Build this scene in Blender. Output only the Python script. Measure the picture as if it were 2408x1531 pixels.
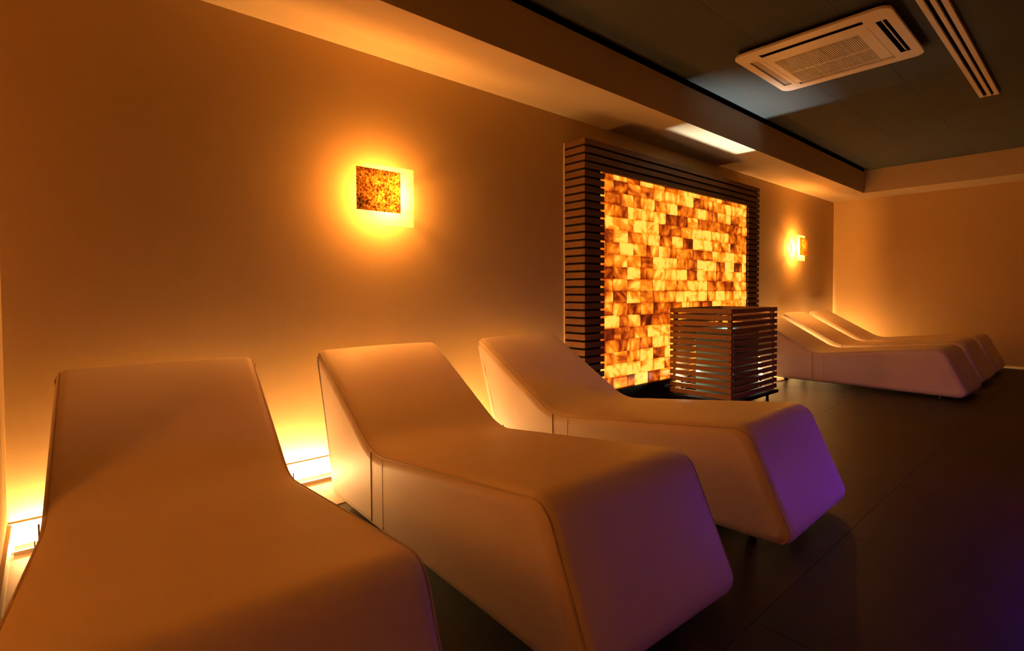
import bpy, bmesh, math, random
from mathutils import Vector, Matrix

for o in list(bpy.data.objects):
    bpy.data.objects.remove(o)
scene = bpy.context.scene
COL = scene.collection
random.seed(7)

# ------------------------------------------------------------------ camera
CAM_F, CAM_SY = 1235.66, 46.62            # focal length and vertical shift, in pixels of a 2408 px wide frame
YAW, PITCH, ROLL = math.radians(41.4963), math.radians(-1.4668), math.radians(-0.2391)
cam_data = bpy.data.cameras.new('camera')
cam_data.sensor_width = 36.0
cam_data.lens = CAM_F / 2408 * 36.0
cam_data.shift_y = -CAM_SY / 2408
cam_data.clip_start = 0.02
cam = bpy.data.objects.new('camera', cam_data)
COL.objects.link(cam)
fw = Vector((math.sin(YAW) * math.cos(PITCH), math.cos(YAW) * math.cos(PITCH), math.sin(PITCH)))
rt = Vector((math.cos(YAW), -math.sin(YAW), 0))
up = rt.cross(fw)
rt2 = rt * math.cos(ROLL) + up * math.sin(ROLL)
up2 = -rt * math.sin(ROLL) + up * math.cos(ROLL)
cam.matrix_world = Matrix(((rt2.x, up2.x, -fw.x, 0.0), (rt2.y, up2.y, -fw.y, -3.0),
                           (rt2.z, up2.z, -fw.z, 1.0591), (0, 0, 0, 1)))
scene.camera = cam

# ------------------------------------------------------------------ world, exposure
world = bpy.data.worlds.new('world')
scene.world = world
world.use_nodes = True
world.node_tree.nodes['Background'].inputs[0].default_value = (0, 0, 0, 1)
world.node_tree.nodes['Background'].inputs[1].default_value = 0.0
vs = scene.view_settings
vs.view_transform = 'Standard'
vs.look = 'None'
vs.gamma = 1.0
vs.use_curve_mapping = False
vs.exposure = 0.15

# lamp strengths, all in one place
AMBER = (1.0, 0.40, 0.075)
SCONCE_W = 50.0
LED_STRENGTH = 25.0
LED_W_PER_M = 165.0
LED_FILL_W_PER_M = 13.0
SALT_STRENGTH = 1.65
CABINET_W = 540.0
PUCK_W = 3.0
VIOLET_STRENGTH = 62.0

# ------------------------------------------------------------------ dimensions (metres)
XL, XR = -0.141, 9.755            # left and right walls
YB = -6.2                         # wall behind the camera
ZS, ZC = 2.514, 2.845             # soffit and upper ceiling
FX0_, FX1_ = 3.236, 6.432         # slatted frame
YS, XS = -0.582, XR - 0.605       # soffit edges


# ------------------------------------------------------------------ helpers
def new_obj(name, verts, faces, material=None, parent=None, smooth=False):
    me = bpy.data.meshes.new(name)
    me.from_pydata([tuple(v) for v in verts], [], faces)
    me.update()
    if smooth:
        for p in me.polygons:
            p.use_smooth = True
    if material:
        me.materials.append(material)
    return link(name, me, parent)


def link(name, me, parent=None):
    o = bpy.data.objects.new(name, me)
    COL.objects.link(o)
    if parent is not None:
        o.parent = parent
    return o


def empty(name, loc=(0, 0, 0), rz=0.0, parent=None):
    o = bpy.data.objects.new(name, None)
    o.empty_display_size = 0.1
    COL.objects.link(o)
    o.location = loc
    o.rotation_euler = (0, 0, rz)
    if parent is not None:
        o.parent = parent
    return o


def tag(o, label=None, cat=None, group=None, kind=None):
    if label: o['label'] = label
    if cat: o['category'] = cat
    if group: o['group'] = group
    if kind: o['kind'] = kind
    return o


def box_vf(x0, x1, y0, y1, z0, z1):
    v = [(x0, y0, z0), (x1, y0, z0), (x1, y1, z0), (x0, y1, z0), (x0, y0, z1), (x1, y0, z1), (x1, y1, z1), (x0, y1, z1)]
    f = [(0, 3, 2, 1), (4, 5, 6, 7), (0, 1, 5, 4), (1, 2, 6, 5), (2, 3, 7, 6), (3, 0, 4, 7)]
    return v, f


class MB:
    """collects shapes of ONE part"""
    def __init__(self): self.v, self.f = [], []

    def add(self, v, f):
        n = len(self.v)
        self.v += v
        self.f += [tuple(i + n for i in q) for q in f]
        return self

    def box(self, *a): return self.add(*box_vf(*a))

    def cyl(self, p0, p1, r, n=12, r2=None):
        p0, p1 = Vector(p0), Vector(p1)
        a = (p1 - p0).normalized()
        u = a.orthogonal().normalized()
        w = a.cross(u)
        r2 = r if r2 is None else r2
        v = [tuple(p0 + (u * math.cos(t) + w * math.sin(t)) * r) for t in [2 * math.pi * i / n for i in range(n)]]
        v += [tuple(p1 + (u * math.cos(t) + w * math.sin(t)) * r2) for t in [2 * math.pi * i / n for i in range(n)]]
        f = [(i, (i + 1) % n, n + (i + 1) % n, n + i) for i in range(n)]
        f += [tuple(range(n - 1, -1, -1)), tuple(range(n, 2 * n))]
        return self.add(v, f)

    def tube(self, pts, r, n=6):
        pts = [Vector(p) for p in pts]
        v, f = [], []
        for i, p in enumerate(pts):
            d = (pts[min(i + 1, len(pts) - 1)] - pts[max(i - 1, 0)]).normalized()
            u = d.cross(Vector((1, 0, 0)))
            u = u.normalized() if u.length > 1e-3 else d.orthogonal().normalized()
            w = d.cross(u)
            v += [tuple(p + (u * math.cos(t) + w * math.sin(t)) * r) for t in [2 * math.pi * k / n for k in range(n)]]
        for i in range(len(pts) - 1):
            for k in range(n):
                f.append((i * n + k, i * n + (k + 1) % n, (i + 1) * n + (k + 1) % n, (i + 1) * n + k))
        f += [tuple(range(n - 1, -1, -1)), tuple(range((len(pts) - 1) * n, len(pts) * n))]
        return self.add(v, f)

    def build(self, name, material, parent=None, smooth=False, bevel=0.0):
        o = new_obj(name, self.v, self.f, material, parent, smooth)
        if bevel:
            bm = bmesh.new()
            bm.from_mesh(o.data)
            bmesh.ops.bevel(bm, geom=list(bm.edges), offset=bevel, segments=2, profile=0.5, affect='EDGES')
            bm.to_mesh(o.data)
            bm.free()
        return o


# ------------------------------------------------------------------ materials
def mat(name, base, rough=0.6, metallic=0.0, spec=0.5, noise=0.0, scale=8.0, stretch=(1, 1, 1), bump=0.0, bump_scale=None,
        dark=None, random_amt=0.0):
    m = bpy.data.materials.new(name)
    m.use_nodes = True
    nt = m.node_tree
    b = nt.nodes['Principled BSDF']
    b.inputs['Roughness'].default_value = rough
    b.inputs['Metallic'].default_value = metallic
    b.inputs['Specular IOR Level'].default_value = spec
    b.inputs['Base Color'].default_value = (*base, 1)
    tc = nt.nodes.new('ShaderNodeTexCoord')
    mp = nt.nodes.new('ShaderNodeMapping')
    mp.inputs['Scale'].default_value = stretch
    nt.links.new(tc.outputs['Object'], mp.inputs['Vector'])
    vec = mp.outputs['Vector']
    if random_amt:
        oi = nt.nodes.new('ShaderNodeObjectInfo')
        ad = nt.nodes.new('ShaderNodeVectorMath')
        ad.operation = 'ADD'
        mu = nt.nodes.new('ShaderNodeMath')
        mu.operation = 'MULTIPLY'
        mu.inputs[1].default_value = 37.0
        nt.links.new(oi.outputs['Random'], mu.inputs[0])
        nt.links.new(vec, ad.inputs[0])
        nt.links.new(mu.outputs[0], ad.inputs[1])
        vec = ad.outputs[0]
    if noise:
        n = nt.nodes.new('ShaderNodeTexNoise')
        n.inputs['Scale'].default_value = scale
        n.inputs['Detail'].default_value = 4
        nt.links.new(vec, n.inputs['Vector'])
        mx = nt.nodes.new('ShaderNodeMix')
        mx.data_type = 'RGBA'
        d = dark or tuple(c * (1 - noise) for c in base)
        mx.inputs['A'].default_value = (*d, 1)
        mx.inputs['B'].default_value = (*[min(1, c * (1 + noise * 0.4)) for c in base], 1)
        nt.links.new(n.outputs['Fac'], mx.inputs['Factor'])
        out = mx.outputs['Result']
        if random_amt:
            hs = nt.nodes.new('ShaderNodeHueSaturation')
            mr = nt.nodes.new('ShaderNodeMapRange')
            mr.inputs['To Min'].default_value = 1 - random_amt
            mr.inputs['To Max'].default_value = 1 + random_amt
            nt.links.new(oi.outputs['Random'], mr.inputs['Value'])
            nt.links.new(mr.outputs['Result'], hs.inputs['Value'])
            nt.links.new(out, hs.inputs['Color'])
            out = hs.outputs['Color']
        nt.links.new(out, b.inputs['Base Color'])
    if bump:
        n2 = nt.nodes.new('ShaderNodeTexNoise')
        n2.inputs['Scale'].default_value = bump_scale or scale * 4
        n2.inputs['Detail'].default_value = 3
        nt.links.new(vec, n2.inputs['Vector'])
        bp = nt.nodes.new('ShaderNodeBump')
        bp.inputs['Strength'].default_value = bump
        bp.inputs['Distance'].default_value = 0.002
        nt.links.new(n2.outputs['Fac'], bp.inputs['Height'])
        nt.links.new(bp.outputs['Normal'], b.inputs['Normal'])
    return m


def emission_mat(name, color, strength):
    m = bpy.data.materials.new(name)
    m.use_nodes = True
    nt = m.node_tree
    nt.nodes.remove(nt.nodes['Principled BSDF'])
    e = nt.nodes.new('ShaderNodeEmission')
    e.inputs[0].default_value = (*color, 1)
    e.inputs[1].default_value = strength
    nt.links.new(e.outputs[0], nt.nodes['Material Output'].inputs[0])
    return m


M_WALL = mat('wall_fabric', (0.60, 0.44, 0.22), 0.9, spec=0.15, noise=0.10, scale=60, stretch=(1, 1, 3), bump=0.25, bump_scale=160)
M_SKIRT = mat('skirting_paint', (0.60, 0.50, 0.39), 0.5, spec=0.3, noise=0.05, scale=6)
M_SOFFIT = mat('soffit_paint', (0.58, 0.48, 0.33), 0.85, spec=0.15, noise=0.05, scale=5)
M_CEIL = mat('dark_ceiling_paint', (0.080, 0.090, 0.098), 0.9, spec=0.15, noise=0.12, scale=4)
M_BLACK = mat('black_void', (0.006, 0.005, 0.005), 0.9, spec=0.1, noise=0.2, scale=9)
M_FLOOR = mat('dark_wood_floor', (0.028, 0.0120, 0.0045), 0.48, spec=0.18, noise=0.5, scale=7, stretch=(9, 1, 1), bump=0.25,
              bump_scale=40, random_amt=0.15)
M_GROUT = mat('floor_joint', (0.018, 0.014, 0.012), 0.8, spec=0.2, noise=0.2, scale=20)
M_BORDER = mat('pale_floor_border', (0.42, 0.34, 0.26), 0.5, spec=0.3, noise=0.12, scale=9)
M_LEATHER = mat('cream_leatherette', (0.78, 0.65, 0.54), 0.5, spec=0.35, noise=0.06, scale=5, bump=0.12, bump_scale=220)
M_PIPING = mat('leatherette_piping', (0.60, 0.48, 0.38), 0.5, spec=0.35, noise=0.08, scale=20)
M_SEAM = mat('seam_thread', (0.30, 0.21, 0.15), 0.7, spec=0.2, noise=0.1, scale=40)
M_WOOD = mat('brown_slat_wood', (0.34, 0.165, 0.070), 0.55, spec=0.3, noise=0.45, scale=5, stretch=(1, 6, 14), bump=0.2, bump_scale=30,
             random_amt=0.12)
M_WOOD_DARK = mat('dark_slat_wood', (0.19, 0.092, 0.042), 0.55, spec=0.3, noise=0.45, scale=5, stretch=(1, 6, 14), bump=0.2, bump_scale=30,
                  random_amt=0.12)
M_BACKING = mat('black_backing_board', (0.012, 0.009, 0.008), 0.8, spec=0.15, noise=0.2, scale=10)
M_STRIP = mat('pale_edge_strip', (0.55, 0.42, 0.32), 0.5, noise=0.05, scale=10)
M_METAL = mat('dark_metal', (0.03, 0.028, 0.027), 0.4, metallic=0.7, noise=0.15, scale=15)
M_ALU = mat('aluminium', (0.62, 0.58, 0.53), 0.35, metallic=0.9, noise=0.06, scale=25)
M_AC = mat('white_plastic', (0.86, 0.81, 0.74), 0.45, spec=0.4, noise=0.03, scale=4)
M_ACGREY = mat('grey_plastic', (0.50, 0.46, 0.41), 0.5, spec=0.4, noise=0.04, scale=6)
M_LED = emission_mat('amber_led', (1.0, 0.47, 0.13), LED_STRENGTH)
M_BULB = emission_mat('warm_bulb', (1.0, 0.55, 0.18), 30.0)
M_WHITE_LED = emission_mat('white_led', (0.95, 1.0, 0.85), 14.0)
M_VIOLET = emission_mat('violet_led', (0.27, 0.04, 1.0), VIOLET_STRENGTH)

# dark greenish glass of the vessel in the cabinet
M_GLASS = mat('dark_green_glass', (0.05, 0.09, 0.07), 0.12, spec=0.7, noise=0.25, scale=6)


def frosted_glass():
    m = bpy.data.materials.new('frosted_glass')
    m.use_nodes = True
    nt = m.node_tree
    nt.nodes.remove(nt.nodes['Principled BSDF'])
    n = nt.nodes.new('ShaderNodeTexNoise')
    n.inputs['Scale'].default_value = 60
    tl = nt.nodes.new('ShaderNodeBsdfTranslucent')
    tl.inputs[0].default_value = (0.92, 0.86, 0.74, 1)
    df = nt.nodes.new('ShaderNodeBsdfDiffuse')
    df.inputs[0].default_value = (0.6, 0.5, 0.36, 1)
    tr = nt.nodes.new('ShaderNodeBsdfTransparent')
    tr.inputs[0].default_value = (0.95, 0.9, 0.8, 1)
    m1 = nt.nodes.new('ShaderNodeMixShader')
    mr = nt.nodes.new('ShaderNodeMapRange')
    mr.inputs['To Min'].default_value = 0.70
    mr.inputs['To Max'].default_value = 0.78
    nt.links.new(n.outputs['Fac'], mr.inputs['Value'])
    nt.links.new(mr.outputs['Result'], m1.inputs[0])
    nt.links.new(df.outputs[0], m1.inputs[1])
    nt.links.new(tl.outputs[0], m1.inputs[2])
    m2 = nt.nodes.new('ShaderNodeMixShader')
    m2.inputs[0].default_value = 0.5
    nt.links.new(m1.outputs[0], m2.inputs[1])
    nt.links.new(tr.outputs[0], m2.inputs[2])
    nt.links.new(m2.outputs[0], nt.nodes['Material Output'].inputs[0])
    return m


def gold_leaf():
    m = bpy.data.materials.new('mottled_gold_leaf')
    m.use_nodes = True
    nt = m.node_tree
    b = nt.nodes['Principled BSDF']
    tc = nt.nodes.new('ShaderNodeTexCoord')
    n = nt.nodes.new('ShaderNodeTexNoise')
    n.inputs['Scale'].default_value = 95
    n.inputs['Detail'].default_value = 3
    n.inputs['Roughness'].default_value = 0.6
    n2 = nt.nodes.new('ShaderNodeTexNoise')
    n2.inputs['Scale'].default_value = 9
    for k in (n, n2):
        nt.links.new(tc.outputs['Object'], k.inputs['Vector'])
    r = nt.nodes.new('ShaderNodeValToRGB')
    r.color_ramp.elements[0].position = 0.38
    r.color_ramp.elements[0].color = (0.10, 0.045, 0.012, 1)
    r.color_ramp.elements[1].position = 0.60
    r.color_ramp.elements[1].color = (0.98, 0.82, 0.45, 1)
    e = r.color_ramp.elements.new(0.48)
    e.color = (0.62, 0.40, 0.13, 1)
    nt.links.new(n.outputs['Fac'], r.inputs[0])
    b.inputs['Roughness'].default_value = 0.42
    b.inputs['Metallic'].default_value = 0.35
    nt.links.new(r.outputs['Color'], b.inputs['Base Color'])
    tl = nt.nodes.new('ShaderNodeBsdfTranslucent')
    nt.links.new(r.outputs['Color'], tl.inputs[0])
    r2 = nt.nodes.new('ShaderNodeValToRGB')           # where the leaf is worn thin, light comes through
    r2.color_ramp.elements[0].position = 0.36
    r2.color_ramp.elements[0].color = (0.10, 0.10, 0.10, 1)
    r2.color_ramp.elements[1].position = 0.62
    r2.color_ramp.elements[1].color = (0.62, 0.62, 0.62, 1)
    ad = nt.nodes.new('ShaderNodeMath')
    ad.operation = 'MULTIPLY_ADD'
    ad.inputs[1].default_value = 0.5
    nt.links.new(n2.outputs['Fac'], ad.inputs[0])
    ml = nt.nodes.new('ShaderNodeMath')
    ml.operation = 'MULTIPLY'
    ml.inputs[1].default_value = 0.5
    nt.links.new(n.outputs['Fac'], ml.inputs[0])
    nt.links.new(ml.outputs[0], ad.inputs[2])
    nt.links.new(ad.outputs[0], r2.inputs[0])
    mx = nt.nodes.new('ShaderNodeMixShader')
    nt.links.new(r2.outputs['Color'], mx.inputs[0])
    nt.links.new(b.outputs[0], mx.inputs[1])
    nt.links.new(tl.outputs[0], mx.inputs[2])
    nt.links.new(mx.outputs[0], nt.nodes['Material Output'].inputs[0])
    return m


def salt_mat():
    """backlit salt brick: amber glow, veins and cloudy patches; each brick has its own tone"""
    m = bpy.data.materials.new('backlit_salt')
    m.use_nodes = True
    nt = m.node_tree
    b = nt.nodes['Principled BSDF']
    L = nt.links.new
    N = nt.nodes.new
    tc = N('ShaderNodeTexCoord')
    oi = N('ShaderNodeObjectInfo')
    mu = N('ShaderNodeMath'); mu.operation = 'MULTIPLY'; mu.inputs[1].default_value = 91.0
    L(oi.outputs['Random'], mu.inputs[0])
    ad = N('ShaderNodeVectorMath'); ad.operation = 'ADD'
    L(tc.outputs['Object'], ad.inputs[0]); L(mu.outputs[0], ad.inputs[1])
    # brick rotates its grain
    rot = N('ShaderNodeVectorRotate'); rot.rotation_type = 'Y_AXIS'
    ang = N('ShaderNodeMath'); ang.operation = 'MULTIPLY'; ang.inputs[1].default_value = 55.0
    L(oi.outputs['Random'], ang.inputs[0]); L(ang.outputs[0], rot.inputs['Angle'])
    L(ad.outputs[0], rot.inputs['Vector'])
    mp = N('ShaderNodeMapping'); mp.inputs['Scale'].default_value = (1.0, 1.0, 3.5)
    L(rot.outputs[0], mp.inputs['Vector'])
    n1 = N('ShaderNodeTexNoise'); n1.inputs['Scale'].default_value = 4.2; n1.inputs['Detail'].default_value = 3
    n1.inputs['Distortion'].default_value = 0.6
    L(mp.outputs['Vector'], n1.inputs['Vector'])
    n2 = N('ShaderNodeTexNoise'); n2.inputs['Scale'].default_value = 7.0; n2.inputs['Detail'].default_value = 2
    L(ad.outputs[0], n2.inputs['Vector'])
    # tone = random per brick + noise
    wn = N('ShaderNodeTexWhiteNoise'); wn.noise_dimensions = '1D'
    L(mu.outputs[0], wn.inputs['W'])
    a1 = N('ShaderNodeMath'); a1.operation = 'MULTIPLY_ADD'; a1.inputs[1].default_value = 0.72
    L(n1.outputs['Fac'], a1.inputs[0])
    a0 = N('ShaderNodeMath'); a0.operation = 'MULTIPLY'; a0.inputs[1].default_value = 0.40
    L(wn.outputs['Value'], a0.inputs[0]); L(a0.outputs[0], a1.inputs[2])
    a2 = N('ShaderNodeMath'); a2.operation = 'MULTIPLY_ADD'; a2.inputs[1].default_value = 0.70
    L(n2.outputs['Fac'], a2.inputs[0]); L(a1.outputs[0], a2.inputs[2])
    r = N('ShaderNodeValToRGB')
    cr = r.color_ramp
    cr.elements[0].position = 0.50; cr.elements[0].color = (0.018, 0.0015, 0.0002, 1)
    cr.elements[1].position = 1.0; cr.elements[1].color = (0.98, 0.41, 0.050, 1)
    for p, c in ((0.60, (0.10, 0.009, 0.0005)), (0.69, (0.28, 0.036, 0.0012)), (0.79, (0.50, 0.100, 0.003)), (0.90, (0.74, 0.215, 0.010))):
        e = cr.elements.new(p); e.color = (*c, 1)
    # backlight painted into the emission, fading towards the brick's mortared edges
    sp = N('ShaderNodeSeparateXYZ'); L(tc.outputs['Generated'], sp.inputs[0])
    dist = []
    for ax, wd in (('X', 0.13), ('Z', 0.20)):
        pp = N('ShaderNodeMath'); pp.operation = 'PINGPONG'; pp.inputs[1].default_value = 0.5
        L(sp.outputs[ax], pp.inputs[0])
        m_ = N('ShaderNodeMapRange'); m_.interpolation_type = 'SMOOTHSTEP'
        m_.inputs['From Max'].default_value = wd; m_.inputs['To Min'].default_value = -0.085; m_.inputs['To Max'].default_value = 0.0
        L(pp.outputs[0], m_.inputs['Value']); dist.append(m_)
    s1 = N('ShaderNodeMath'); s1.operation = 'ADD'
    L(dist[0].outputs['Result'], s1.inputs[0]); L(dist[1].outputs['Result'], s1.inputs[1])
    s2 = N('ShaderNodeMath'); s2.operation = 'ADD'
    L(s1.outputs[0], s2.inputs[0]); L(a2.outputs[0], s2.inputs[1])
    mr = N('ShaderNodeMapRange'); mr.inputs['From Min'].default_value = 0.0; mr.inputs['From Max'].default_value = 1.06
    L(s2.outputs[0], mr.inputs['Value']); L(mr.outputs['Result'], r.inputs[0])
    L(r.outputs['Color'], b.inputs['Emission Color'])
    b.inputs['Emission Strength'].default_value = SALT_STRENGTH
    b.inputs['Base Color'].default_value = (0.35, 0.14, 0.05, 1)
    b.inputs['Roughness'].default_value = 0.55
    return m


M_FROST = frosted_glass()
M_GOLD = gold_leaf()
M_SALT = salt_mat()


def point_light(name, loc, power, color, radius, parent=None, typ='POINT', size=None, rot=None, spot=None, blend=0.15):
    d = bpy.data.lights.new(name, typ)
    d.energy = power
    d.color = color
    if typ == 'AREA':
        d.shape = 'DISK'
        d.size = size
    else:
        d.shadow_soft_size = radius
    if typ == 'SPOT':
        d.spot_size = spot
        d.spot_blend = blend
    o = bpy.data.objects.new(name, d)
    COL.objects.link(o)
    o.location = loc
    if rot: o.rotation_euler = rot
    if parent is not None: o.parent = parent
    return o


# ================================================================== THE SETTING
def struct(o):
    o['kind'] = 'structure'
    return o


T = 0.12
struct(MB().box(XL - T, XR + T, 0.0, T, 0.0, 3.05).build('wall_back', M_WALL))
struct(MB().box(XR, XR + T, YB, 0.0, 0.0, 3.05).build('wall_right', M_WALL))
# the left wall: a short return beside the first lounger, then a wider bay behind it
struct(MB().box(XL - T, XL, -0.9, 0.0, 0.0, 3.05).box(-1.7, XL - T, -0.9, -0.78, 0.0, 3.05)
       .box(-1.82, -1.7, YB, -0.78, 0.0, 3.05).build('wall_left', M_WALL))
struct(MB().box(-1.82, XR + T, YB - T, YB, 0.0, 3.05).build('wall_front', M_WALL))

# floor: dark slab with tiles laid on it
floor = struct(MB().box(-1.82, XR + T, YB - T, T, -0.12, -0.004).build('floor', M_GROUT))
TX, TY = 0.9, 0.9
X0J, Y0J = 2.572, -0.468                      # a joint seen in the photograph in each direction
tile_me = {}
i0 = math.floor((-1.7 - X0J) / TX)
i1 = math.ceil((XR - X0J) / TX)
j0 = math.floor((YB - Y0J) / TY)
j1 = math.ceil((0 - Y0J) / TY)
for i in range(i0, i1):
    for j in range(j0, j1):
        x0, x1 = max(X0J + i * TX, -1.7), min(X0J + (i + 1) * TX, XR)
        y0, y1 = max(Y0J + j * TY, YB), min(Y0J + (j + 1) * TY, 0.0)
        if x1 - x0 < 0.02 or y1 - y0 < 0.02: continue
        w, d = x1 - x0 - 0.002, y1 - y0 - 0.002
        key = (round(w, 3), round(d, 3))
        if key not in tile_me:
            v, f = box_vf(-w / 2, w / 2, -d / 2, d / 2, -0.01, 0.0)
            me = bpy.data.meshes.new('floor_tile')
            me.from_pydata(v, [], f)
            me.materials.append(M_FLOOR)
            tile_me[key] = me
        o = link('floor_tile', tile_me[key], floor)
        o.location = ((x0 + x1) / 2, (y0 + y1) / 2, 0)

# ceiling: dark upper ceiling of joined boards, with a black shadow gap along the soffit
ceiling = struct(MB().box(-1.82, XR + T, YB - T, T, 2.93, 3.05).build('ceiling', M_BLACK))
# boards; joints at y = -1.31 and -1.83 as in the photograph
ys_j = [YS - 0.045, -1.31, -1.832, -3.0, -4.2, -5.4, YB]
xs_j = [-1.7, -0.6, 0.6, 1.8, 3.0, 4.2, 5.56, 6.8, 8.0, XS]
for a in range(len(xs_j) - 1):
    for b_ in range(len(ys_j) - 1):
        MB().box(xs_j[a] + 0.0008, xs_j[a + 1] - 0.0008, ys_j[b_ + 1] + 0.0008, ys_j[b_] - 0.0008, ZC, ZC + 0.02).build(
            'ceiling_board', M_CEIL, ceiling)
# dropped soffit along the back wall and along the right wall
struct(MB().box(-1.7, XR, YS, 0.0, ZS, 2.826).build('trim_1', M_SOFFIT))
struct(MB().box(XS, XR, YB, YS, ZS, ZC + 0.03).build('trim_2', M_SOFFIT))

# pale stone border of the floor along the back wall
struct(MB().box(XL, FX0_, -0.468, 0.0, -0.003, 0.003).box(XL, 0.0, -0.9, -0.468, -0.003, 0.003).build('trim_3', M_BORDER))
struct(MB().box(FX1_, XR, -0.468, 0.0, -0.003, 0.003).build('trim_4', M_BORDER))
# skirting
SK = 0.105
struct(MB().box(XL, XR, -0.005, 0.0, 0.0, SK).build('baseboard_back', M_SKIRT))
struct(MB().box(XR - 0.012, XR, YB, -0.012, 0.0, 0.0).box(XR - 0.012, XR, YB, -0.012, 0.0, 0.012).build('baseboard_right', M_SKIRT))
struct(MB().box(XL, XL + 0.012, -0.9, -0.012, 0.0, SK).build('baseboard_left', M_SKIRT))


# ================================================================== LOUNGERS
def fillet(pts, radii, seg=8):
    out = []
    n = len(pts)
    for i in range(n):
        p = Vector(pts[i]); a = Vector(pts[i - 1]); b = Vector(pts[(i + 1) % n]); r = radii[i]
        da, db = (a - p).normalized(), (b - p).normalized()
        ang = math.acos(max(-1, min(1, da.dot(db))))
        t = r / math.tan(ang / 2)
        t = min(t, (a - p).length * 0.48, (b - p).length * 0.48)
        r = t * math.tan(ang / 2)
        bis = (da + db).normalized()
        c = p + bis * (r / math.sin(ang / 2))
        s, e = p + da * t - c, p + db * t - c
        a0 = math.atan2(s.y, s.x)
        a1 = math.atan2(e.y, e.x)
        d = (a1 - a0 + math.pi) % (2 * math.pi) - math.pi
        for k in range(seg + 1):
            q = a0 + d * k / seg
            out.append(c + Vector((math.cos(q), math.sin(q))) * r)
    return out


LW = 0.733
# side profile: distance from the head (positive towards the foot), height
PROF = [(0.228, 0.768), (0.900, 0.360), (2.008, 0.496), (2.216, 0.028), (0.425, 0.030), (0.205, 0.695)]
RAD = [0.055, 0.30, 0.095, 0.065, 0.075, 0.09]


def resample(pts, step):
    out = []
    n = len(pts)
    for i in range(n):
        a, b = pts[i], pts[(i + 1) % n]
        k = max(1, int(round((b - a).length / step)))
        for j in range(k):
            out.append(a.lerp(b, j / k))
    return out


def lounger_meshes():
    base = resample(fillet(PROF, RAD), 0.09)
    n = len(base)
    nor = []
    for i in range(n):
        t = (base[(i + 1) % n] - base[i - 1]).normalized()
        nor.append(Vector((-t.y, t.x)))           # profile runs clockwise: outward normal is to the left
    # make sure normals point outwards
    c = sum(base, Vector((0, 0))) / n
    s = sum((base[i] - c).dot(nor[i]) for i in range(n))
    if s < 0: nor = [-q for q in nor]
    r = 0.045
    rings = []
    TH = [90, 66, 45, 24, 0]
    for th in TH:
        t = math.radians(th)
        rings.append((-(LW / 2 - r + r * math.sin(t)), r * (1 - math.cos(t))))
    for x in (-0.18, 0.0, 0.18): rings.append((x, 0.0))
    for th in reversed(TH):
        t = math.radians(th)
        rings.append((LW / 2 - r + r * math.sin(t), r * (1 - math.cos(t))))
    v, f = [], []
    for x, ins in rings:
        puff = 0.012 * (1 - (2 * x / LW) ** 2)      # upholstery is a little crowned across its width
        for i in range(n):
            p = base[i] - nor[i] * ins
            up_ = max(0.0, nor[i].y)
            v.append((x, -p.x, p.y + puff * up_ * 0.5))
    for k in range(len(rings) - 1):
        for i in range(n):
            f.append((k * n + i, k * n + (i + 1) % n, (k + 1) * n + (i + 1) % n, (k + 1) * n + i))
    caps = [tuple(range(n - 1, -1, -1)), tuple(range((len(rings) - 1) * n, len(rings) * n))]
    me = bpy.data.meshes.new('body')
    me.from_pydata(v, [], f + caps)
    bm = bmesh.new()
    bm.from_mesh(me)
    bmesh.ops.recalc_face_normals(bm, faces=bm.faces)
    bm.to_mesh(me)
    bm.free()
    for p in me.polygons: p.use_smooth = len(p.vertices) == 4
    me.materials.append(M_LEATHER)
    # piping runs along the upper edge from the head over the seat to the foot
    pip = []
    for s_ in (-1, 1):
        pts = []
        for i in range(n):
            p = base[i]
            if nor[i].y > 0.12 or (nor[i].x > 0.3 and p.x > 1.5):
                q = p - nor[i] * (r * 0.28)
                pts.append((i, Vector((s_ * (LW / 2 - r * 0.32), -q.x, q.y))))
        # order along the profile starting at the head
        idx = [a for a, _ in pts]
        start = 0
        for k in range(len(idx)):
            if (idx[k] - idx[k - 1]) % n != 1: start = k
        pts = [b for _, b in pts[start:] + pts[:start]]
        pip.append(pts)
    return me, pip


BODY_ME, PIPING = lounger_meshes()


def make_me(builder, m, name):
    me = bpy.data.meshes.new(name)
    me.from_pydata(builder.v, [], builder.f)
    me.materials.append(m)
    return me


PIPE_ME = [make_me(MB().tube(p, 0.0042, 6), M_PIPING, 'piping') for p in PIPING]
for me in PIPE_ME:
    for p in me.polygons: p.use_smooth = True
SEAM_ME = [make_me(MB().tube([(s * (LW / 2 + 0.0005), -0.908, 0.065), (s * (LW / 2 + 0.0005), -0.906, 0.365)], 0.0028, 6), M_SEAM, 'side_seam')
           for s in (-1, 1)]
SEAM2_ME = [make_me(MB().tube([(s * (LW / 2), -1.018, 0.065), (s * (LW / 2), -1.016, 0.356)], 0.0016, 6), M_PIPING, 'side_seam')
            for s in (-1, 1)]
LEG_ME = make_me(MB().cyl((0, 0, 0.0), (0, 0, 0.036), 0.02, 14, 0.026), M_METAL, 'leg')


def lounger(x, off, rz, label, sy=1.0, kx=1.03):
    root = empty('lounge_chair', ((x + 0.707 / 2) * kx, -off, 0), rz)
    tag(root, label, 'lounger', 'cream upholstered loungers')
    root.scale = (1, sy, 1)
    body = link('body', BODY_ME, root)
    for me in PIPE_ME + SEAM_ME + SEAM2_ME: link(me.name.split('.')[0], me, body)
    for lx in (-0.27, 0.27):
        for ly in (-0.60, -1.99):
            o = link('leg', LEG_ME, root)
            o.location = (lx, ly, 0)
    return root


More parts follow.
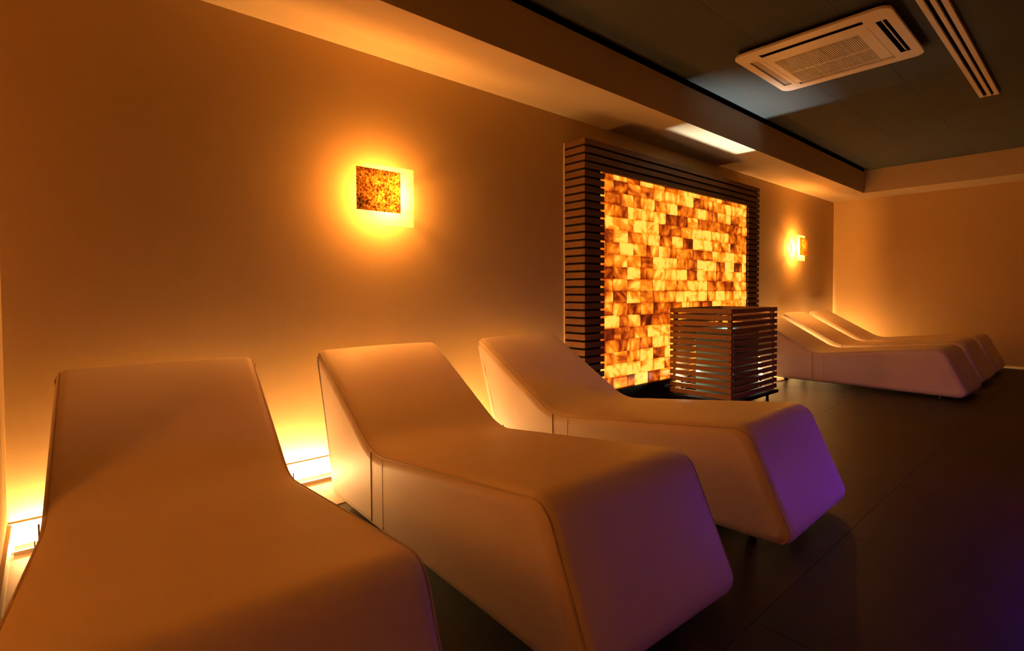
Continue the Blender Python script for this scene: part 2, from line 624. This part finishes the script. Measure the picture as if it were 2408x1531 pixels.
lounger(0.036, 0.001, -0.075, 'cream lounger nearest the camera, at the left wall, its foot cut off by the frame')
lounger(1.048, 0.0, -0.039, 'cream lounger below the large glowing sconce, second from the left wall')
lounger(2.067, 0.009, 0.019, 'cream lounger in front of the slatted frame, its foot lit violet')
lounger(6.46, -0.15, -0.030, 'cream lounger beside the slatted cabinet, its whole long side showing', 1.06, 1.012)
lounger(7.59, -0.21, -0.018, 'middle lounger of the three at the far wall, under the small sconce', 1.08, 1.008)
lounger(8.60, -0.21, 0.0, 'farthest lounger, standing along the right wall in the corner', 1.08, 1.005)


# ================================================================== LED STRIPS
def led_strip(x0, x1, label, k=1.0):
    root = empty('led_strip_light', ((x0 + x1) / 2, -0.085, 0.003))
    tag(root, label, 'strip light', 'amber strips along the back wall')
    h = (x1 - x0) / 2
    MB().box(-h, h, -0.014, 0.045, 0.0, 0.005).box(-h, h, -0.014, -0.009, 0.005, 0.016).box(-h, h, 0.015, 0.021, 0.005, 0.028).build('channel', M_ALU, root)
    MB().box(-h, h, 0.021, 0.024, 0.006, 0.027).build('diffuser', M_LED, root)
    d = bpy.data.lights.new('led_area_light', 'AREA')
    d.shape = 'RECTANGLE'
    d.size, d.size_y = 2 * h, 0.014
    d.energy = LED_W_PER_M * 2 * h * k
    d.color = (1.0, 0.56, 0.20)
    d.spread = math.pi
    o = bpy.data.objects.new('led_area_light', d)
    COL.objects.link(o)
    o.parent = root
    o.location = (0, 0.027, 0.018)
    o.rotation_euler = (math.radians(90), 0, 0)
    d2 = d.copy()                              # added second light, aimed at the loungers to brighten their sides
    d2.energy = LED_FILL_W_PER_M * 2 * h * k
    o2 = bpy.data.objects.new('led_area_light', d2)
    COL.objects.link(o2)
    o2.parent = root
    o2.location = (0, 0.012, 0.022)
    o2.rotation_euler = (math.radians(-115), 0, 0)
    return root


led_strip(XL + 0.02, 0.03, 'amber strip light on the floor in the left corner beside the nearest lounger')
led_strip(0.72, 1.22, 'amber strip light on the floor between the nearest and the second lounger')
led_strip(1.76, 2.26, 'amber strip light on the floor between the second and third lounger')
led_strip(2.80, 3.20, 'amber strip light on the floor between the third lounger and the slatted surround')
led_strip(6.46, 7.66, 'amber strip light on the floor behind the first of the far loungers', 1.2)
led_strip(7.70, XR - 0.03, 'amber strip light on the floor in the right corner behind the far loungers', 1.5)


# ================================================================== SALT WALL IN ITS SLATTED FRAME
FX0, FX1, FD, FZ = 3.236, 6.432, 0.225, 2.292
OX0, OX1, OZ = 3.486, 6.150, 2.05            # opening
PITCH_S, SLAT_H = 0.0632, 0.0455
frame = empty('slatted_surround', ((FX0 + FX1) / 2, 0, 0))
tag(frame, 'tall brown horizontal-slat frame around the glowing salt brick panel', 'surround')
cx = (FX0 + FX1) / 2
# black backing boards, set back from the slats on every face
bk = MB()
bk.box(FX0 + 0.018 - cx, OX0 - 0.03 - cx, -FD + 0.018, -0.001, 0.0, FZ - 0.012)
bk.box(OX1 + 0.03 - cx, FX1 - 0.018 - cx, -FD + 0.018, -0.001, 0.0, FZ - 0.012)
bk.box(OX0 - 0.03 - cx, OX1 + 0.03 - cx, -FD + 0.018, -0.001, OZ + 0.018, FZ - 0.012)
bk.build('backing_board', M_BACKING, frame)
MB().box(FX0 - 0.006 - cx, FX0 + 0.006 - cx, -0.012, -0.001, 0.0, FZ).build('edge_strip', M_STRIP, frame)


def slat_mesh(w, d, h, m=None, name='slat'):
    v, f = box_vf(-w / 2, w / 2, -d / 2, d / 2, -h / 2, h / 2)
    me = bpy.data.meshes.new(name)
    me.from_pydata(v, [], f)
    me.materials.append(m or M_WOOD_DARK)
    return me


TS = 0.016
wl, wr = OX0 - FX0, FX1 - OX1
m_full = slat_mesh(FX1 - FX0, TS, SLAT_H)
m_l, m_r = slat_mesh(wl, TS, SLAT_H), slat_mesh(wr, TS, SLAT_H)
m_side = slat_mesh(TS, FD - TS - 0.004, SLAT_H)
rows = int(FZ / PITCH_S)
for k in range(rows):
    z = FZ - SLAT_H / 2 - k * PITCH_S
    if z < SLAT_H / 2: break
    if k < 4:
        o = link('slat', m_full, frame); o.location = (0, -FD + TS / 2, z)
    else:
        o = link('slat', m_l, frame); o.location = (FX0 + wl / 2 - cx, -FD + TS / 2, z)
        o = link('slat', m_r, frame); o.location = (FX1 - wr / 2 - cx, -FD + TS / 2, z)
    for xx in (FX0 + TS / 2, FX1 - TS / 2):
        o = link('slat', m_side, frame); o.location = (xx - cx, -(FD - TS - 0.004) / 2 - 0.002, z)

# salt bricks
salt = empty('salt_brick_panel', (cx, -0.18, 0))
tag(salt, 'glowing amber panel of backlit salt bricks between the slatted columns', 'salt panel')
SX0, SX1, SZ0, SZ1 = OX0 - 0.026, OX1 + 0.026, 0.212, 2.064
MB().box(SX0 - cx, SX1 - cx, 0.055, 0.170, 0.0, SZ1).build('backing_panel', M_BACKING, salt)
MB().box(SX0 - cx, SX1 - cx, -0.03, 0.055, 0.0, SZ0 - 0.004).build('plinth', M_BACKING, salt)
BW, BH = 0.200, 0.1065
brick_me = {}


def brick_mesh(w, h):
    key = (round(w, 3), round(h, 3))
    if key not in brick_me:
        me = bpy.data.meshes.new('brick')
        v, f = box_vf(-w / 2, w / 2, -0.03, 0.03, -h / 2, h / 2)
        me.from_pydata(v, [], f)
        bm = bmesh.new()
        bm.from_mesh(me)
        fe = [e for e in bm.edges if all(q.co.y < 0 for q in e.verts)]
        bmesh.ops.bevel(bm, geom=fe, offset=0.006, segments=1, affect='EDGES')
        bm.to_mesh(me)
        bm.free()
        me.materials.append(M_SALT)
        brick_me[key] = me
    return brick_me[key]


z = SZ0
row = 0
while z < SZ1 - 0.02:
    h = min(BH, SZ1 - z)
    x = SX0
    first = True
    while x < SX1 - 0.01:
        w = BW * (0.42 if first and row % 2 else 1.0)
        if not first and random.random() < 0.10: w = BW * 0.55
        first = False
        if x + w > SX1 - 0.05: w = SX1 - x
        o = link('brick', brick_mesh(w - 0.003, h - 0.003), salt)
        o.location = (x + w / 2 - cx, 0.02 + random.uniform(-0.004, 0.004), z + h / 2)
        x += w
    z += h
    row += 1


# ================================================================== SLATTED CABINET
CX0, CX1, CY0, CY1 = 4.382, 5.328, -0.880, -0.288
cab = empty('slatted_cabinet', ((CX0 + CX1) / 2, (CY0 + CY1) / 2, 0))
tag(cab, 'brown slatted wooden cabinet with open top, lit from inside, before the salt wall', 'cabinet')
ccx, ccy = (CX0 + CX1) / 2, (CY0 + CY1) / 2
HX, HY = (CX1 - CX0) / 2, (CY1 - CY0) / 2
CP, CH = 0.0574, 0.0395
m_cx = slat_mesh(2 * HX, 0.016, CH, M_WOOD)
m_cy = slat_mesh(0.016, 2 * HY - 0.034, CH, M_WOOD)
for k in range(14):
    z = 0.905 - CH / 2 - k * CP
    for s in (-1, 1):
        o = link('slat', m_cx, cab); o.location = (0, s * (HY - 0.008), z)
        o = link('slat', m_cy, cab); o.location = (s * (HX - 0.008), 0, z)
for sx in (-1, 1):
    for sy_ in (-1, 1):
        px, py = sx * (HX - 0.045), sy_ * (HY - 0.033)
        MB().box(px - 0.018, px + 0.018, py - 0.015, py + 0.015, 0.10, 0.875).build('post', M_WOOD, cab)
        lx, ly = sx * (HX - 0.07), sy_ * (HY - 0.06)
        MB().cyl((lx, ly, 0.0), (lx, ly, 0.072), 0.014, 10).build('leg', M_METAL, cab)
MB().box(-HX - 0.012, HX + 0.012, -HY - 0.012, HY + 0.012, 0.072, 0.098).build('base_plate', M_BACKING, cab)
# dark glass vessel with an open lid, and the lamp that shines up out of it
ves = empty('glass_vessel', (4.85, -0.615, 0.098))
tag(ves, 'dark green glass box standing inside the slatted cabinet', 'vessel')
vx, vy, vz = 0.25, 0.185, 0.60
mb = MB()
g = 0.008
for a in ((-vx, vx, -vy, -vy + g), (-vx, vx, vy - g, vy), (-vx, -vx + g, -vy + g, vy - g), (vx - g, vx, -vy + g, vy - g)):
    mb.box(*a, 0.0, vz)
mb.build('glass_walls', M_GLASS, ves)
ax0, ax1, ay0, ay1 = -0.163, 0.158, -0.165, 0.128
mb = MB()
mb.box(-vx, ax0, -vy, vy, vz, vz + 0.012).box(ax1, vx, -vy, vy, vz, vz + 0.012)
mb.box(ax0, ax1, -vy, ay0, vz, vz + 0.012).box(ax0, ax1, ay1, vy, vz, vz + 0.012)
mb.build('rim', M_METAL, ves)
lamp = empty('uplight_lamp', (4.85, -0.52, 0.098))
tag(lamp, 'small white uplight inside the glass box of the slatted cabinet', 'lamp')
MB().cyl((0, 0, 0), (0, 0, 0.03), 0.035, 16, 0.028).build('housing', M_METAL, lamp)
MB().cyl((0, 0, 0.03), (0, 0, 0.033), 0.02, 16).build('lens', M_WHITE_LED, lamp)
point_light('uplight', (0, 0, 0.04), CABINET_W, (0.98, 1.0, 0.86), 0.012, lamp, 'SPOT', rot=(math.pi - math.radians(10), math.radians(7), 0), spot=math.radians(60), blend=1.0)
for k, (px, py, lab) in enumerate(((4.46, -0.37, 'white puck light at the back left inside the slatted cabinet'),
                                   (5.20, -0.78, 'white puck light at the front right inside the slatted cabinet'))):
    pk = empty('puck_light', (px, py, 0.098))
    tag(pk, lab, 'lamp', 'puck lights in the slatted cabinet')
    MB().cyl((0, 0, 0), (0, 0, 0.13), 0.012, 12).cyl((0, 0, 0.13), (0, 0, 0.15), 0.022, 14, 0.018).build('housing', M_METAL, pk)
    MB().cyl((0, 0, 0.15), (0, 0, 0.165), 0.017, 14, 0.010).build('lens', M_WHITE_LED, pk)
    point_light('glow', (0, 0, 0.19), PUCK_W * (1.5, 0.4)[k], (0.95, 1.0, 0.75), 0.012, pk)


# ================================================================== SCONCES
def sconce(x, z, mirror, label, y=0.0, rz=0.0, k=1.0):
    """(x, z): centre of the glass plate on the back wall"""
    root = empty('wall_sconce', (x, y, z), rz)
    tag(root, label, 'sconce', 'glass and gold-leaf wall sconces')
    s = -1 if mirror else 1
    gw, gh = 0.343 / 2, 0.357 / 2
    MB().box(-0.055, 0.055, -0.012, -0.0005, -0.05, 0.05).build('wall_plate', M_AC, root)
    MB().box(-gw, gw, -0.109, -0.102, -gh, gh).build('glass_plate', M_FROST, root, bevel=0.001)
    gx = -s * 0.075
    MB().box(gx - 0.1425, gx + 0.1425, -0.131, -0.124, 0.020 - 0.124, 0.020 + 0.124).build('gold_plate', M_GOLD, root, bevel=0.001)
    for pz in (0.075, -0.075):
        MB().cyl((s * 0.13, -0.0005, pz), (s * 0.13, -0.102, pz), 0.003, 10).build('standoff', M_ALU, root)
    for px in (-0.05, 0.05):
        MB().cyl((px - s * 0.03, -0.109, 0.02), (px - s * 0.03, -0.124, 0.02), 0.006, 10).build('spacer', M_ALU, root)
    MB().cyl((0, -0.012, 0.0), (0, -0.018, 0.0), 0.012, 12).build('lamp_holder', M_AC, root)
    point_light('bulb', (0, -0.05, 0.0), SCONCE_W * k, (1.0, 0.37, 0.062), 0.030, root)
    return root


sconce(1.565, 1.647, False, 'large near wall sconce, mottled gold plate over frosted glass, above the second lounger')
sconce(8.037, 1.672, True, 'small far wall sconce with gold plate over glass, beside the right corner', k=1.2)
# unseen copies of the sconce, added behind the camera as warm fill light
sconce(-1.70, 1.66, False, 'unseen sconce added as warm fill on the left wall of the bay behind the camera', -1.9, math.pi / 2, 3.2)
sconce(4.60, 1.66, True, 'unseen sconce added as warm fill on the wall behind the camera', YB, math.pi, 1.05)


# ================================================================== CEILING CASSETTE
def rounded_rect(hx, hy, r, n=6):
    pts = []
    for qx, qy, a0 in ((hx - r, hy - r, 0), (-hx + r, hy - r, 90), (-hx + r, -hy + r, 180), (hx - r, -hy + r, 270)):
        for k in range(n + 1):
            a = math.radians(a0 + 90 * k / n)
            pts.append((qx + r * math.cos(a), qy + r * math.sin(a)))
    return pts


def plate_with_holes(name, hx, hy, r, holes, z0, z1, m, parent, dome=0.0):
    """flat panel (rounded outline) with rectangular holes, solid between z0 (bottom) and z1 (top)"""
    bm = bmesh.new()
    outer = rounded_rect(hx, hy, r)
    edges = []
    def loop(pts):
        vs_ = [bm.verts.new((p[0], p[1], z0)) for p in pts]
        for i in range(len(vs_)):
            edges.append(bm.edges.new((vs_[i], vs_[(i + 1) % len(vs_)])))
    loop(outer)
    for (a, b, c, d) in holes: loop([(a, c), (b, c), (b, d), (a, d)])
    bmesh.ops.triangle_fill(bm, use_beauty=True, use_dissolve=False, edges=edges)
    geom = bmesh.ops.extrude_face_region(bm, geom=list(bm.faces))
    for e in geom['geom']:
        if isinstance(e, bmesh.types.BMVert): e.co.z = z1
    if dome:
        for v in bm.verts:
            e = max(abs(v.co.x) / hx, abs(v.co.y) / hy)
            if v.co.z == z0 and e > 0.96: v.co.z += dome
    bmesh.ops.recalc_face_normals(bm, faces=bm.faces)
    me = bpy.data.meshes.new(name)
    bm.to_mesh(me)
    bm.free()
    me.materials.append(m)
    return link(name, me, parent)


AX, AY = 4.360, -1.608
ac = empty('ceiling_air_conditioner', (AX, AY, 2.79))
tag(ac, 'white square ceiling air conditioner with four louvre slots and a central grille', 'air conditioner')
HA = 0.49
slots = [(-0.405, -0.350, -0.32, 0.33), (0.350, 0.405, -0.33, 0.33), (-0.32, 0.33, -0.435, -0.375), (-0.32, 0.34, 0.375, 0.435)]
ghole = (-0.20, 0.345, -0.245, 0.29)
panel = plate_with_holes('panel', HA, HA, 0.07, slots + [(-0.21, 0.345, -0.25, 0.30)], 0.0, 0.020, M_AC, ac)
bmesh_edge = MB()
pts = rounded_rect(HA, HA, 0.07)
n = len(pts)
v = [(p[0], p[1], 0.0) for p in pts] + [(p[0] * 1.006, p[1] * 1.006, 0.005) for p in pts] + [(p[0] * 1.003, p[1] * 1.003, 0.014) for p in pts]
v += [(p[0] * 0.93, p[1] * 0.93, 0.0205) for p in pts]
f = [(q * n + i, q * n + (i + 1) % n, (q + 1) * n + (i + 1) % n, (q + 1) * n + i) for q in range(3) for i in range(n)]
bmesh_edge.add(v, f).build('rim', M_AC, ac, smooth=True)
v = [(p[0] * 0.93, p[1] * 0.93, 0.020) for p in pts] + [(p[0] * 0.93, p[1] * 0.93, 0.055) for p in pts]
MB().add(v, [(i, (i + 1) % n, n + (i + 1) % n, n + i) for i in range(n)]).build('casing', M_BLACK, ac)  # black colour paints in the shadow of the recess above the rim
MB().box(-0.44, 0.44, -0.46, 0.46, 0.048, 0.054).build('inner_tray', M_BLACK, ac)
# louvre blades
for (a, b_, c, d), along_y, tilt in ((slots[0], True, -22), (slots[1], True, -8), (slots[2], False, 45), (slots[3], False, 6)):
    mb = MB()
    cxs, cys = (a + b_) / 2, (c + d) / 2
    hl = ((d - c) if along_y else (b_ - a)) / 2 - 0.006
    hw = ((b_ - a) if along_y else (d - c)) / 2 * (0.92 if abs(tilt) < 20 else 0.30)
    mb.box(-hl, hl, -hw, hw, -0.002, 0.002) if not along_y else mb.box(-hw, hw, -hl, hl, -0.002, 0.002)
    ln = MB()
    ln.box(a + 0.0005, b_ - 0.0005, c + 0.0005, c + 0.0015, 0.0015, 0.047).box(a + 0.0005, b_ - 0.0005, d - 0.0015, d - 0.0005, 0.0015, 0.047)
    ln.box(a + 0.0005, a + 0.0015, c, d, 0.0015, 0.047).box(b_ - 0.0015, b_ - 0.0005, c, d, 0.0015, 0.047)
    if abs(tilt) > 20: ln.build('slot_shade', M_BLACK, panel)  # black strips added to paint shade inside the open slots
    o = mb.build('louvre', M_ACGREY if abs(tilt) < 20 else M_AC, panel)
    o.location = (cxs, cys, 0.010)
    if along_y: o.rotation_euler = (0, math.radians(tilt), 0)
    else: o.rotation_euler = (math.radians(tilt), 0, 0)
# grille in two halves: many fine bars running along x
gx0, gx1, gy0, gy1 = -0.21, 0.345, -0.25, 0.30
gm = (gx0 + gx1) / 2 + 0.03
grille = MB().box(gx0, gx1, gy0, gy1, 0.014, 0.018).build('grille', M_ACGREY, ac)
mb = MB()
k = 0
ny = 44
for i in range(ny):
    y = gy0 + (i + 0.5) * (gy1 - gy0) / ny
    mb.box(gx0, gm - 0.006, y - 0.0022, y + 0.0022, 0.001, 0.014)
    mb.box(gm + 0.006, gx1, y - 0.0022, y + 0.0022, 0.001, 0.014)
tag(mb.build('grille_bars', M_AC, grille), kind='stuff')
MB().box(gm - 0.006, gm + 0.006, gy0, gy1, -0.001, 0.014).build('grille_divider', M_AC, grille)
# lines of the hinged front panel
MB().box(0.352, 0.356, -0.33, 0.34, -0.0008, 0.002).box(-0.29, 0.352, -0.3245, -0.321, -0.0008, 0.002).box(-0.29, 0.352, 0.345, 0.348, -0.0008, 0.002).build(
    'panel_line', M_ACGREY, panel)

# ================================================================== SLOT DIFFUSER
sd = empty('slot_air_diffuser', (4.4, -2.268, ZC))
tag(sd, 'long linear ceiling air diffuser with two black slots', 'air diffuser')
x0, x1 = 2.2 - 4.4, 6.445 - 4.4
for y0, y1 in ((0.037, 0.066), (-0.014, 0.009), (-0.066, -0.037)):
    MB().box(x0, x1, y0, y1, -0.022, 0.0).build('rail', M_AC, sd)
MB().box(x0, x1, -0.05, 0.05, -0.004, -0.0005).build('slot_back', M_BLACK, sd)
MB().box(x1, x1 + 0.004, -0.066, 0.066, -0.022, 0.0).build('end_cap', M_AC, sd)

# ================================================================== VIOLET MOOD LAMP (stands just outside the picture and tints the loungers' feet)
vl = empty('mood_lamp', (3.35, -3.15, 0))
tag(vl, 'round violet mood lamp on a thin stand in the open floor', 'lamp')
MB().cyl((0, 0, 0), (0, 0, 0.02), 0.13, 24, 0.12).build('base', M_METAL, vl)
MB().cyl((0, 0, 0.02), (0, 0, 0.42), 0.012, 12).build('stand', M_METAL, vl)
bm = bmesh.new()
bmesh.ops.create_icosphere(bm, subdivisions=3, radius=0.085)
me = bpy.data.meshes.new('globe')
bm.to_mesh(me)
bm.free()
for p in me.polygons: p.use_smooth = True
me.materials.append(M_VIOLET)
o = link('globe', me, vl)
o.location = (0, 0, 0.47)

prof = [(0.165, 0.475), (0.155, 0.52), (0.12, 0.56), (0.06, 0.585), (0.0, 0.59)]       # dome shade added over the globe to keep violet off the ceiling
v, f, NS = [], [], 28
for r_, z_ in prof[:-1]:
    v += [(r_ * math.cos(2 * math.pi * k / NS), r_ * math.sin(2 * math.pi * k / NS), z_) for k in range(NS)]
v.append((0, 0, 0.59))
for q in range(len(prof) - 2):
    f += [(q * NS + k, q * NS + (k + 1) % NS, (q + 1) * NS + (k + 1) % NS, (q + 1) * NS + k) for k in range(NS)]
q = (len(prof) - 2) * NS
f += [(q + k, q + (k + 1) % NS, len(v) - 1) for k in range(NS)]
new_obj('shade', v, f, M_METAL, vl, smooth=True)
